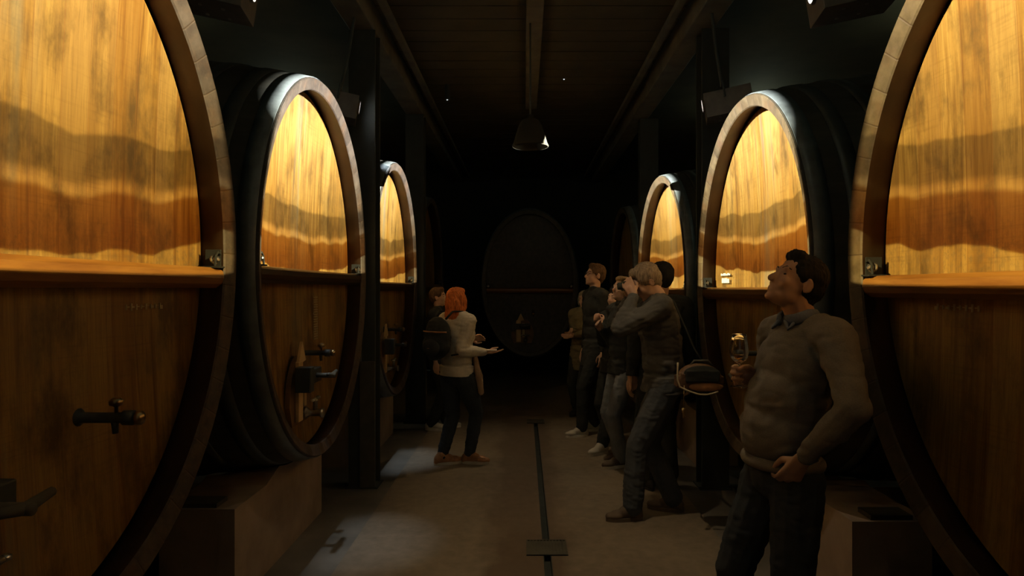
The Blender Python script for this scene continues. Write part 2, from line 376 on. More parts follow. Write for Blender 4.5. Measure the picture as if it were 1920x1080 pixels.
# ------------------------------------------------------------------ casks
NS = 96
def cask(key, label, label_extra=None, marks=None, root_loc=None, rot=0, back=False):
    s, a, yc, zc, ry, rz, zb, zcut = BAR[key]
    lp = root_loc or (s*a, yc, -.018); off = lp[2]
    root = empty('wine_cask', lp); root.rotation_euler = (0, 0, rot)
    tag(root, label, 'wine cask', 'giant wine casks along the aisle' if not back else None)
    cz = zc-off; LEN = 2.5; BY, BZ = .062, .135
    th = R(14); T = .078; DEP = .115
    X = lambda d: -s*(-d) if False else s*d           # d = distance behind the rim plane
    def pt(d, k, er=0., n=NS):                          # point on the outer shell shrunk by er
        t = 2*math.pi*k/n; q = 4*(d/LEN)*(1-d/LEN)
        return Vector((X(d), (ry+BY*q-er)*math.cos(t), cz+(rz+BZ*q-er)*math.sin(t)))
    def ringmesh(rows, closed=False):
        v = [p for r in rows for p in r]; f = []
        m = len(rows)
        for i in range(m if closed else m-1):
            j = (i+1) % m
            for k in range(NS):
                q = (i*NS+k, i*NS+(k+1) % NS, j*NS+(k+1) % NS, j*NS+k); f.append(q if s > 0 else q[::-1])
        return v, f
    # staves (outer shell with both chimes' outside)
    rows = [[pt(d, k) for k in range(NS)] for d in np.linspace(.004, LEN-.004, 26)]
    v, f = ringmesh(rows); cen = len(v); v += [Vector((X(LEN-.1), 0, cz))]
    f += [((25*NS+k), (25*NS+(k+1) % NS), cen) for k in range(NS)]
    mk('staves', v, f, M['body'], root, True)
    # rim: stave ends, tilted inward, plus the inner wall down to the head
    e0 = T*math.cos(th); d0 = T*math.sin(th); ch = .006
    r0 = [pt(.010, k, -.001) for k in range(NS)]; r1 = [pt(0, k, ch) for k in range(NS)]
    r2 = [pt(d0-.001, k, e0-ch) for k in range(NS)]; r3 = [pt(d0+ch, k, e0) for k in range(NS)]
    r4 = [pt(d0+DEP+.012, k, e0-DEP*math.sin(th)*.8) for k in range(NS)]; r5 = [pt(d0+DEP+.012, k, .02) for k in range(NS)]
    v, f = ringmesh([r3, r4, r5][::-1]); mk('rim_lining', v, f, M['lining'], root, True)
    v, f = ringmesh([r0, r1, r2, r3][::-1])
    c1, c2 = {'L': ((.040, .027, .020), (.115, .088, .064)), 'R': ((.062, .041, .018), (.155, .112, .058))}[key[0]]
    rm = mk('rim', v, f, M['body'] if back else rim_wood('stave_end_wood_'+key.lower(), c1, c2, ord(key[1]), cz, ry, rz), root, False)
    # head, dished inwards
    hr_y = ry-e0+DEP*math.sin(th); hr_z = rz-e0+DEP*math.sin(th); hd = d0+DEP
    rows = []; NR = 14
    for i in range(NR, 0, -1):
        q = i/NR; rows.append([Vector((X(hd+.05*(1-q*q)), hr_y*q*math.cos(2*math.pi*k/NS), cz+hr_z*q*math.sin(2*math.pi*k/NS))) for k in range(NS)])
    v, f = ringmesh(rows[::-1]); cen = len(v); v.append(Vector((X(hd+.05), 0, cz)))
    f += [((k, cen, (k+1) % NS) if s > 0 else (k, (k+1) % NS, cen)) for k in range(NS)]
    mk('head', v, f, M['body'] if back else head_wood('oak_head_boards_'+key.lower(), ord(key[1])+(3 if key[0] == 'L' else 17)), root, True)  # far cask's head and rim use dark wood: its gloom is in the colour
    # crossbar
    zt = zb-off; t_ = (zt-.04-cz)/(rz-e0); half = (ry-e0)*math.sqrt(max(0, 1-t_*t_))
    b = MB(); n = 24; prof = [(-.012+.085, -.088), (.030, -.088), (.006, -.070), (-.004, -.045), (.000, -.018), (.020, -.002), (.075, 0)]
    v = []; f = []
    for i in range(n+1):
        y = -half+2*half*i/n
        bow = .028*(1-(y/half)**2)
        for (d, z) in prof: v.append((X(d0+d+bow+.004), y, zt+z))
    m = len(prof)
    for i in range(n):
        for j in range(m): f.append((i*m+j, i*m+(j+1) % m, (i+1)*m+(j+1) % m, (i+1)*m+j))
    f.append(tuple(range(m))); f.append(tuple(n*m+j for j in range(m)))
    mk('crossbar', v, f, M[{'L2': 'bar_shaded', 'L3': 'bar_shaded', 'R2': 'bar_half_shaded', 'R3': 'bar_half_shaded'}.get(key, 'bar')], root, False)
    # corner brackets with bolt at both ends of the bar
    for sg in (-1, 1):
        yb = sg*(half-.030)
        k = MB(); k.box((X(d0-.004) if s > 0 else X(d0+.070), yb-.030, zt-.004), (X(d0+.070) if s > 0 else X(d0-.004), yb+.030, zt+.003))
        k.box((min(X(d0+.01), X(d0+.075)), yb+sg*.024-.004, zt), (max(X(d0+.01), X(d0+.075)), yb+sg*.024+.004, zt+.075))
        k.tube([(X(d0+.012), yb-sg*.026, zt+.003), (X(d0+.012), yb-sg*.020, zt+.045), (X(d0+.012), yb, zt+.062), (X(d0+.012), yb+sg*.022, zt+.055)], .0055, 8)
        br = k.build('bracket', M['hole'], root, bevel=.001)
        q = MB(); q.lathe([(.004, -.004), (.021, 0), (.021, .006), (.013, .008), (.013, .022), (.010, .026), (.002, .027)], (X(d0+.03), yb, zt+.030), (-s, -.3*sg, .2), 12)
        q.build('bolt', M['steel'], br)
    # hoops
    for i, (h0, h1, mat) in enumerate(((.016, .105, 'hoopend'), (.19, .27, 'hoop'), (.40, .47, 'hoop'), (.66, .73, 'hoop'), (1.77, 1.84, 'hoop'), (2.03, 2.10, 'hoop'), (2.24, 2.31, 'hoop'), (2.39, 2.48, 'hoop'))):
        rows = [[pt(h0, k, .0) for k in range(NS)], [pt(h0, k, -.006) for k in range(NS)], [pt((h0+h1)/2, k, -.0065) for k in range(NS)], [pt(h1, k, -.006) for k in range(NS)], [pt(h1, k, .0) for k in range(NS)]]
        v, f = ringmesh(rows); mk('hoop', v, f, M[mat], root, True)
    # manhole door low on the head with its clamp
    yd = -.12 if key != 'L1' else -.25
    zd0 = cz-.93*(rz-e0)+.06; xd = X(hd+.032)
    dm = empty('manhole_door', (0, yd, 0)); dm.parent = root
    v = []; f = []; pr = [(-.15, 0)]+[(-.19*math.cos(math.pi*k/20)*(1-.0*k), .12+.29*math.sin(math.pi*k/20)) for k in range(21)]+[(.15, 0)]
    n = len(pr)
    for d in (0, .03):
        for y, z in pr: v.append((X(hd+.014-d)+0, y, zd0+z))
    f = [tuple(range(n)), tuple(range(n, 2*n))]+[(i, (i+1) % n, n+(i+1) % n, n+i) for i in range(n)]
    mk('door_panel', v, f, M['midwood'], dm)
    q = MB(); xo = hd-.018
    for (ya, yb2, z0, z1, w_) in ((-.075, -.060, zd0+.02, zd0+.38, .030), (.02, .012, zd0+.10, zd0+.33, .024)):
        lo_ = (min(X(xo), X(xo-.022)), ya-w_, z0); hi_ = (max(X(xo), X(xo-.022)), yb2+w_, z1); q.box(lo_, hi_)
    q.add([(X(xo), -.10, zd0+.36), (X(xo), .03, zd0+.38), (X(xo), -.03, zd0+.50), (X(xo-.02), -.10, zd0+.36), (X(xo-.02), .03, zd0+.38), (X(xo-.02), -.03, zd0+.50)], [(0, 1, 2), (3, 5, 4), (0, 3, 4, 1), (1, 4, 5, 2), (2, 5, 3, 0)])
    q.build('door_batten', M['palewood'], dm, bevel=.003)
    q = MB(); q.box((min(X(xo-.028), X(xo-.085)), -.17, zd0+.24), (max(X(xo-.028), X(xo-.085)), .13, zd0+.33)); q.box((min(X(xo-.028), X(xo-.12)), -.19, zd0+.21), (max(X(xo-.028), X(xo-.12)), -.12, zd0+.36))
    cb = q.build('clamp_bar', M['iron'], dm, bevel=.006)
    q = MB(); q.tube([(X(xo-.06), .03, zd0+.285), (X(xo-.20), .03, zd0+.285)], .016, 10); q.tube([(X(xo-.18), -.05, zd0+.30), (X(xo-.18), .03, zd0+.285), (X(xo-.18), .12, zd0+.30)], [.012, .016, .012], 8)
    q.build('clamp_screw', M['postbase'], cb, smooth=True)
    # outlet valve at the foot of the door
    q = MB(); q.lathe([(.035, 0), (.035, .02), (.022, .03), (.022, .10), (.03, .105), (.03, .12)], (X(xo), .05, zd0+.05), (-s, 0, 0), 14); q.lathe([(.014, 0), (.014, .06), (.02, .065), (.008, .08)], (X(xo-.07), .05, zd0+.06), (0, 0, 1), 12)
    q.tube([(X(xo-.07), -.01, zd0+.135), (X(xo-.07), .11, zd0+.135)], .010, 8)
    for sg in (-.01, .11): q.lathe([(.004, 0), (.014, .004), (.014, .014), (.004, .02)], (X(xo-.07), sg, zd0+.127), (0, 0, 1), 10)
    q.build('outlet_valve', M['steel'], dm, smooth=True)
    # tasting tap
    yt = .30 if key == 'L1' else .06
    tx = hd+.045
    tp = MB(); tp.lathe([(.030, 0), (.030, .012), (.017, .018), (.017, .15), (.024, .155), (.024, .185), (.012, .19)], (X(tx), yt, CH-off-.41), (-s, 0, 0), 14)
    tp.tube([(X(tx-.125), yt, CH-off-.41), (X(tx-.128), yt, CH-off-.46)], [.012, .009], 8)
    tap = tp.build('tap', M['iron'], root, smooth=True)
    q = MB(); q.lathe([(.006, 0), (.006, .02), (.020, .026), (.022, .040), (.010, .050)], (X(tx-.13), yt, CH-off-.395), (0, 0, 1), 12); q.build('tap_handle', M['brass'], tap, smooth=True)
    q = MB(); q.lathe([(.010, 0), (.022, .006), (.022, .022), (.008, .03)], (X(tx-.19), yt, CH-off-.41), (-s, 0, 0), 12); q.build('tap_cap', M['brass'], tap, smooth=True)
    # painted marks
    if marks == 'scale':      # upright column of faded figures
        q = MB(); rr = random.Random(5)
        xs = X(hd+.030)
        for i in range(9):
            z = CH-off-.055-i*.033; y0, y1 = .255, .330
            segs = [((y0, z), (y1, z)), ((y0, z-.018), (y1, z-.018))]
            segs += [((y0, z), (y0, z-.018))] if rr.random() < .6 else []
            segs += [((y1, z), (y1, z-.018))] if rr.random() < .7 else []
            for (ya, za), (yb3, zb3) in segs:
                q.box((min(xs, xs-s*.0035), min(ya, yb3)-.003, min(za, zb3)-.003), (max(xs, xs-s*.0035), max(ya, yb3)+.003, max(za, zb3)+.003))
        q.build('painted_figures', M['chalk'], root)
    if marks == 'chalk':
        q = MB(); rr = random.Random(11); xs = X(hd+.022)
        y = .52
        for i in range(8):
            z = CH-off-.065; hgt = .028*rr.uniform(.5, 1); 
            q.box((min(xs, xs-s*.004), y-.0025, z-hgt/2), (max(xs, xs-s*.004), y+.0025, z+hgt/2))
            q.box((min(xs, xs-s*.004), y, z-.002+rr.uniform(-.01, .01)), (max(xs, xs-s*.004), y+.016, z+.003))
            y += .030
        q.build('painted_figures', M['chalk'], root)
    if marks == 'label':
        q = MB(); xs = X(hd+.006)
        for (z0, z1, ya, yb4) in ((.100, .118, .62, .82), (.045, .082, .64, .80)):
            y = ya; rr = random.Random(int(z0*1000))
            while y < yb4:
                wd = rr.uniform(.012, .035); q.box((min(xs, xs-s*.004), y, CH-off+z0), (max(xs, xs-s*.004), y+wd, CH-off+z1-rr.choice((0, .006)))); y += wd+.007
        q.build('painted_figures', M['label'], root)
    return root
cask('L1', 'huge oval cask nearest on the left, its crossbar brightly lit across the picture edge', marks='chalk')
cask('L2', 'second oval cask on the left, whole head in view with pale door battens low down', marks='scale')
cask('L3', 'third and smallest looking lit cask on the left, beyond the dark post')
cask('L4', 'unlit cask far down the left row, lost in darkness behind the two standing people')
cask('R1', 'huge oval cask nearest on the right, behind the man in the grey sweater', marks='chalk')
cask('R2', 'second oval cask on the right, white marks at the lower corner of its lit head', marks='label')
cask('R3', 'third lit cask on the right, rising behind the group of visitors')
cask('R4', 'unlit cask far down the right row, lost in darkness behind the visitors')
BAR['LB'] = (-1, 0, 0, CH+.10, .80, 1.22, CH+.02, None)
rb = cask('LB', 'dark upright oval cask facing down the aisle at its far end', root_loc=(.10, 10.6, 0), rot=R(-90), back=True)

# ------------------------------------------------------------------ masonry cradles
def cradle(s, x0, y0, y1, key, label):
    _, a, yc, zc, ry, rz, *_r = BAR[key]
    o = empty('cradle', (s*x0, (y0+y1)/2, -.018)); tag(o, label, 'cradle', 'masonry cradles under the casks')
    cyl = []; n = 28
    for j, (dx, wd) in enumerate(((0, .38), (1.62, .38))):
        v = []; f = []
        for xx in (dx, dx+wd):
            q = 4*((x0+xx-a)/2.5)*(1-(x0+xx-a)/2.5)
            RY, RZ = ry+.062*q+.014, rz+.135*q+.014
            for i in range(n+1):
                y = y0+(y1-y0)*i/n; t = (y-yc)/RY
                ztop = zc-RZ*math.sqrt(max(0, 1-t*t)) if abs(t) < 1 else 9
                ztop = min(ztop, .475 + .10*max(0, min(1, (y-yc+.45)/.35)))
                v.append((s*xx, y-(y0+y1)/2, ztop+.018)); v.append((s*xx, y-(y0+y1)/2, 0))
        m = 2*(n+1)
        for i in range(n):
            f += [(2*i, 2*i+2, 2*i+3, 2*i+1), (m+2*i, m+2*i+1, m+2*i+3, m+2*i+2), (2*i, m+2*i, m+2*i+2, 2*i+2)]
        f += [(0, 1, m+1, m), (2*n, m+2*n, m+2*n+1, 2*n+1)]
        bl = mk('cradle_block', v, f, M['cradle'], o)
    # wedge timbers between block and cask
    q = MB(); q.box((min(s*.10, s*.30), -(y1-y0)/2+.02, .490), (max(s*.10, s*.30), -(y1-y0)/2+.14, .515)); q.build('wedge', M['body'], o)
for key, yc in (('L1', 1.74), ('L2', 3.90), ('L3', 6.42), ('L4', 8.9)):
    cradle(-1, 1.45, yc-.69, yc+.69, key, {'L1': 'plastered masonry cradle under the nearest left cask, mostly outside the picture', 'L2': 'brown plastered masonry cradle under the second cask on the left', 'L3': 'plastered masonry cradle under the third cask on the left, past the post', 'L4': 'plastered cradle under the unlit far left cask'}[key])
for key, yc in (('R1', 1.61), ('R2', 3.75), ('R3', 6.5), ('R4', 9.05)):
    cradle(1, 1.56, yc-.71, yc+.69, key, {'R1': 'plastered masonry cradle under the nearest right cask, mostly outside the picture', 'R2': 'masonry cradle behind the legs of the man in the grey sweater', 'R3': 'masonry cradle under the third cask on the right', 'R4': 'masonry cradle under the unlit far right cask'}[key])

# ------------------------------------------------------------------ projector lamps
def projector(key, label):
    (px, py, pz), _ = PROJ[key]; sg = 1 if px < 0 else -1         # sg: direction the lamp points
    s, a, yc, zc, ry, rz, zb, zc_ = BAR[key]
    d = Vector((s*a-px, (yc-py)*.45, -.42)).normalized()
    side = d.cross(Vector((0, 0, 1))).normalized(); up = side.cross(d)
    Mx = Matrix((side, d, up)).transposed().to_4x4()
    root = empty('projector_lamp', (px, py, pz)); tag(root, label, 'spotlight', 'box spotlights hung from the ceiling beams')
    def P(v): return Mx @ Vector(v)
    b = MB(); W, H, Lh, HB_ = .12, .06, .36, .125
    # hollow box housing, open at the lens; lamp sits just in front of the lens
    for lo, hi in (((-W, -Lh, -HB_), (W, -.022, -HB_+.006)), ((-W, -Lh, H-.006), (W, -.022, H)), ((-W, -Lh, -HB_), (-W+.006, -.022, H)), ((W-.006, -Lh, -HB_), (W, -.022, H)), ((-W, -Lh, -HB_), (W, -Lh+.006, H))):
        b.box(lo, hi, Mx)
    b.box((-W, -.030, -HB_), (W, -.024, H), Mx)
    b.build('housing', M['lampbody'], root, bevel=.003)
    q = MB(); q.lathe([(.052, 0), (.052, .018), (.044, .018), (.044, 0.002)], P((0, -.026, .0)), d, 24)
    ln = q.build('lens_ring', M['lampbody'], root, smooth=False)
    q = MB(); q.lathe([(.040, 0), (.038, .006), (.020, .010), (.001, .011)], P((0, -.025, 0)), d, 20); q.build('lens', M['lens'], root, smooth=True)
    q = MB()
    for xx in (-.07, .04):
        for yy in (-.12, -.22): q.lathe([(.004, 0), (.009, .001), (.009, .005), (.002, .007)], P((xx, yy, -HB_)), -up, 8)
    q.build('screw', M['steel'], root)
    q = MB(); top = CZ-.24-pz
    q.tube([P((-W-.012, -.17, 0)), P((-W-.012, -.17, H+.05)), P((W+.012, -.17, H+.05)), P((W+.012, -.17, 0))], .008, 8)
    c0 = P((0, -.17, H+.05)); bx = (-1.30 if px < 0 else 1.42)-px
    q.tube([c0, Vector((c0.x*.4+bx*.6, c0.y, top*.6)), Vector((bx, c0.y, top))], .012, 8)
    q.build('mounting_arm', M['iron'], root)
projector('R1', 'box spotlight above the nearest left cask, out of view')
projector('L1', 'box spotlight above the nearest right cask, out of view')
projector('R2', 'brown box spotlight with glaring lens at the top edge, left of the aisle')
projector('L2', 'box spotlight at the top edge of the picture, right of the aisle')
projector('R3', 'box spotlight high by the left post, over the third left cask')
projector('L3', 'box spotlight with small white lens beside the right post')

# pendant bell lamp in the aisle
pl = empty('pendant_lamp', (.055, 5.3, CH+1.18)); tag(pl, 'unlit bell shaped pendant lamp hanging in the middle of the aisle', 'lamp')
q = MB(); prof = [(.150, 0), (.152, .006), (.140, .03), (.120, .10), (.098, .17), (.070, .215), (.030, .235), (.028, .26)]
v = []; f = []; n = 32
for r, h in prof+[(r-.004, h-.003) for r, h in prof[::-1]]:
    for k in range(n): v.append((r*math.cos(2*math.pi*k/n), r*math.sin(2*math.pi*k/n), h))
m = 2*len(prof)
f = [(i*n+k, i*n+(k+1) % n, (i+1)*n+(k+1) % n, (i+1)*n+k) for i in range(m-1) for k in range(n)]
t = MT('tarnished_lamp_shade', .9, 0, .05); t.p.inputs['Transmission Weight'].default_value = .2; t.p.inputs['Base Color'].default_value = (.035, .031, .02, 1)
mk('lamp_shade', v, f, t.m, pl, True)
MB().lathe([(.005, 0), (.030, .02), (.036, .05), (.020, .09), (.018, .13)], (0, 0, .06), n=16).build('bulb', M['glow'], pl, smooth=True)
MB().tube([(0, 0, .18), (0, 0, CZ-.12-CH-1.18)], .008, 8).build('rod', M['iron'], pl)
# small ceiling lamps, barely lit
for i, (x, y, z, lb) in enumerate(((.44, 7.0, CH+2.296, 'tiny glint of a lamp on the ceiling right of the centre beam'), (-.86, 7.2, CH+2.13, 'tiny glint of a lamp on the ceiling left of the pendant lamp'))):
    o = empty('ceiling_light', (x, y, z)); tag(o, lb, 'light')
    MB().lathe([(.03, 0), (.03, CZ-.022-CH-2.296+.001 if i == 0 else CZ-.022-z)], (0, 0, 0), n=16).build('fitting', M['iron'], o)
    MB().lathe([(.004, -.006), (.009, -.003), (.009, 0)], (0, 0, 0), n=12).build('bulb', M['led'], o)

# ------------------------------------------------------------------ people
def ellipsoid(mb, c, r, B=None, n=14, m=10):
    c = Vector(c); v = []; f = []
    for i in range(1, m):
        ph = math.pi*i/m
        for k in range(n):
            th = 2*math.pi*k/n; p = Vector((r[0]*math.sin(ph)*math.cos(th), r[1]*math.sin(ph)*math.sin(th), r[2]*math.cos(ph)))
            v.append(c+(B @ p if B else p))
    t = len(v); 
    for sg in (1, -1):
        p = Vector((0, 0, sg*r[2])); v.append(c+(B @ p if B else p))
    for i in range(m-2):
        for k in range(n): f.append((i*n+k, (i+1)*n+k, (i+1)*n+(k+1) % n, i*n+(k+1) % n))
    for k in range(n): f.append((t, k, (k+1) % n)); f.append((t+1, (m-2)*n+(k+1) % n, (m-2)*n+k))
    mb.add(v, f)
def cap(mb, a, b, ra, rb, n=12):
    a, b = Vector(a), Vector(b); d = (b-a); L = d.length; d = d/L if L > 1e-6 else Vector((0, 0, 1)); x = d.orthogonal().normalized(); y = d.cross(x)
    rings = []
    for i in range(1, 5): t = -math.pi/2+math.pi/2*i/4.; rings.append((a+d*math.sin(t)*ra, ra*math.cos(t)))
    for i in range(0, 4): t = math.pi/2*i/4.; rings.append((b+d*math.sin(t)*rb, rb*math.cos(t)))
    v = [c+(x*math.cos(2*math.pi*k/n)+y*math.sin(2*math.pi*k/n))*r for c, r in rings for k in range(n)]
    v += [a-d*ra, b+d*rb]; f = []; m = len(rings)
    for i in range(m-1):
        for k in range(n): f.append((i*n+k, i*n+(k+1) % n, (i+1)*n+(k+1) % n, (i+1)*n+k))
    for k in range(n): f.append((m*n, (k+1) % n, k)); f.append((m*n+1, (m-1)*n+k, (m-1)*n+(k+1) % n))
    mb.add(v, f)
def chain(mb, pts, rads):
    for i in range(len(pts)-1): cap(mb, pts[i], pts[i+1], rads[i], rads[i+1])
def ik(a, b, l1, l2, pole):
    a, b = Vector(a), Vector(b); d = b-a; L = min(d.length, (l1+l2)*.998); u = d.normalized(); b = a+u*L
    x = (l1*l1-l2*l2+L*L)/(2*L); h = math.sqrt(max(1e-5, l1*l1-x*x)); p = Vector(pole); p = (p-u*p.dot(u)).normalized()
    return a+u*x+p*h, b
def blob(mb, name, mat, voxel, parent=None, smooth=3, wr=0, wsc=(9, 9, 16), loc=(0, 0, 0), clip=None):
    me = bpy.data.meshes.new('t'); me.from_pydata([tuple(v) for v in mb.v], [], mb.f); me.update()
    o = bpy.data.objects.new('t', me); COL.objects.link(o)
    r = o.modifiers.new('r', 'REMESH'); r.mode = 'VOXEL'; r.voxel_size = voxel; r.adaptivity = 0
    s = o.modifiers.new('s', 'SMOOTH'); s.factor = .5; s.iterations = smooth
    bpy.context.view_layer.update()
    nm = bpy.data.meshes.new_from_object(o.evaluated_get(bpy.context.evaluated_depsgraph_get()))
    bpy.data.objects.remove(o); bpy.data.meshes.remove(me)
    if wr:
        nm.update(); nr = [v.normal.copy() for v in nm.vertices]
        for v, n in zip(nm.vertices, nr):
            c = v.co; q = Vector((c.x*wsc[0], c.y*wsc[1], c.z*wsc[2]))
            d = noise.noise(q)*.6+abs(noise.noise(q*1.9+Vector((3, 1, 7))))*.8-.3
            v.co = c+n*d*wr
    if clip is not None:
        b = bmesh.new(); b.from_mesh(nm)
        b_ = bmesh.ops.bisect_plane(b, geom=b.verts[:]+b.edges[:]+b.faces[:], plane_co=(0, 0, clip), plane_no=(0, 0, 1), clear_inner=True)
        ed = [e for e in b_['geom_cut'] if isinstance(e, bmesh.types.BMEdge)]
        ex = bmesh.ops.extrude_edge_only(b, edges=ed)['geom']; vs = [g for g in ex if isinstance(g, bmesh.types.BMVert)]
        if vs:
            c = sum((v.co for v in vs), Vector())/len(vs)
            for v in vs: v.co = v.co+(c-v.co)*Vector((.08, .08, 0)).x; v.co.z = clip+.012
        b.to_mesh(nm); b.free()
    nm.polygons.foreach_set('use_smooth', [True]*len(nm.polygons)); nm.materials.clear(); nm.materials.append(mat); nm.name = name
    ob = bpy.data.objects.new(name, nm); COL.objects.link(ob); ob.location = loc
    if parent: ob.parent = parent
    return ob
def hand(mb, W, d, n, up, curl=(.5, .6, .5), thumb=.5, k=1.0):
    """wrist W, finger direction d, palm normal n, index side up"""
    d = Vector(d).normalized(); n = Vector(n); n = (n-d*n.dot(d)).normalized(); u = Vector(up); u = (u-d*u.dot(d)-n*u.dot(n)).normalized()
    W = Vector(W); L = ((.034, .088, .070), (.012, .092, .078), (-.011, .088, .072), (-.032, .080, .056))
    for i, (off, kn, fl) in enumerate(L):
        K = W+d*kn*k+u*off*k; cap(mb, W+u*off*.5*k, K, .014*k, .0115*k)
        p = K; a = 0; r = .0092*k
        for j, fr in enumerate((.44, .31, .25)):
            a += curl[j]*(1+.06*i); q = p+(d*math.cos(a)+n*math.sin(a))*fl*fr*k; cap(mb, p, q, r, r*.92); p = q; r *= .92
    cap(mb, W-d*.02*k, W+d*.05*k, .020*k, .022*k)
    T0 = W+d*.022*k+u*.020*k+n*.006*k; T1 = T0+(d*.6+u*.55+n*.45*(1+thumb)).normalized()*.042*k
    T2 = T1+(d*.8+u*.1*(1-thumb)+n*.6*thumb).normalized()*.032*k; T3 = T2+(d*.7-u*.35*thumb+n*.7*thumb).normalized()*.026*k
    cap(mb, T0, T1, .015*k, .012*k); cap(mb, T1, T2, .0115*k, .0105*k); cap(mb, T2, T3, .0105*k, .0085*k)
def fab(name, c, sc=60, var=.22):
    t = MT(name, .88, 0, .2); n = t.noise(t.obj, 9, 4); k = t.noise(t.scale((sc, sc, sc*2)), 3, 3)
    c1 = t.ramp(n, [(.3, tuple(q*(1-var) for q in c)), (.7, tuple(min(1, q*(1+var)) for q in c))]); t.col(t.mix(.3, c1, t.ramp(k, [(.35, tuple(q*.6 for q in c)), (.65, tuple(min(1, q*1.3) for q in c))])))
    t.bump(k, .25, .002); return t.m
def skinm(name, c):
    t = MT(name, .5, 0, .4); n = t.noise(t.obj, 16, 4); t.col(t.ramp(n, [(.3, tuple(q*.86 for q in c)), (.7, c)])); t.bump(t.noise(t.obj, 160, 3), .15, .001)
    t.p.inputs['Subsurface Weight'].default_value = .08; t.p.inputs['Subsurface Radius'].default_value = (.01, .004, .002); return t.m
def hairm(name, c):
    t = MT(name, .72, 0, .25); n = t.noise(t.scale((70, 70, 9)), 1.6, 5, .6); t.col(t.ramp(n, [(.3, tuple(q*.45 for q in c)), (.68, tuple(min(1, q*1.4) for q in c))])); t.bump(n, .6, .004); return t.m
SK = {'fair': skinm('fair_skin', (.62, .38, .26)), 'tan': skinm('tan_skin', (.50, .28, .17))}
M['eye'] = simple('dark_eye', (.03, .02, .015), .2, bump=0); M['brow'] = simple('dark_brow_hair', (.035, .024, .015), .8, bump=0)
M['sole'] = simple('pale_rubber', (.62, .58, .50), .7, bump=0)

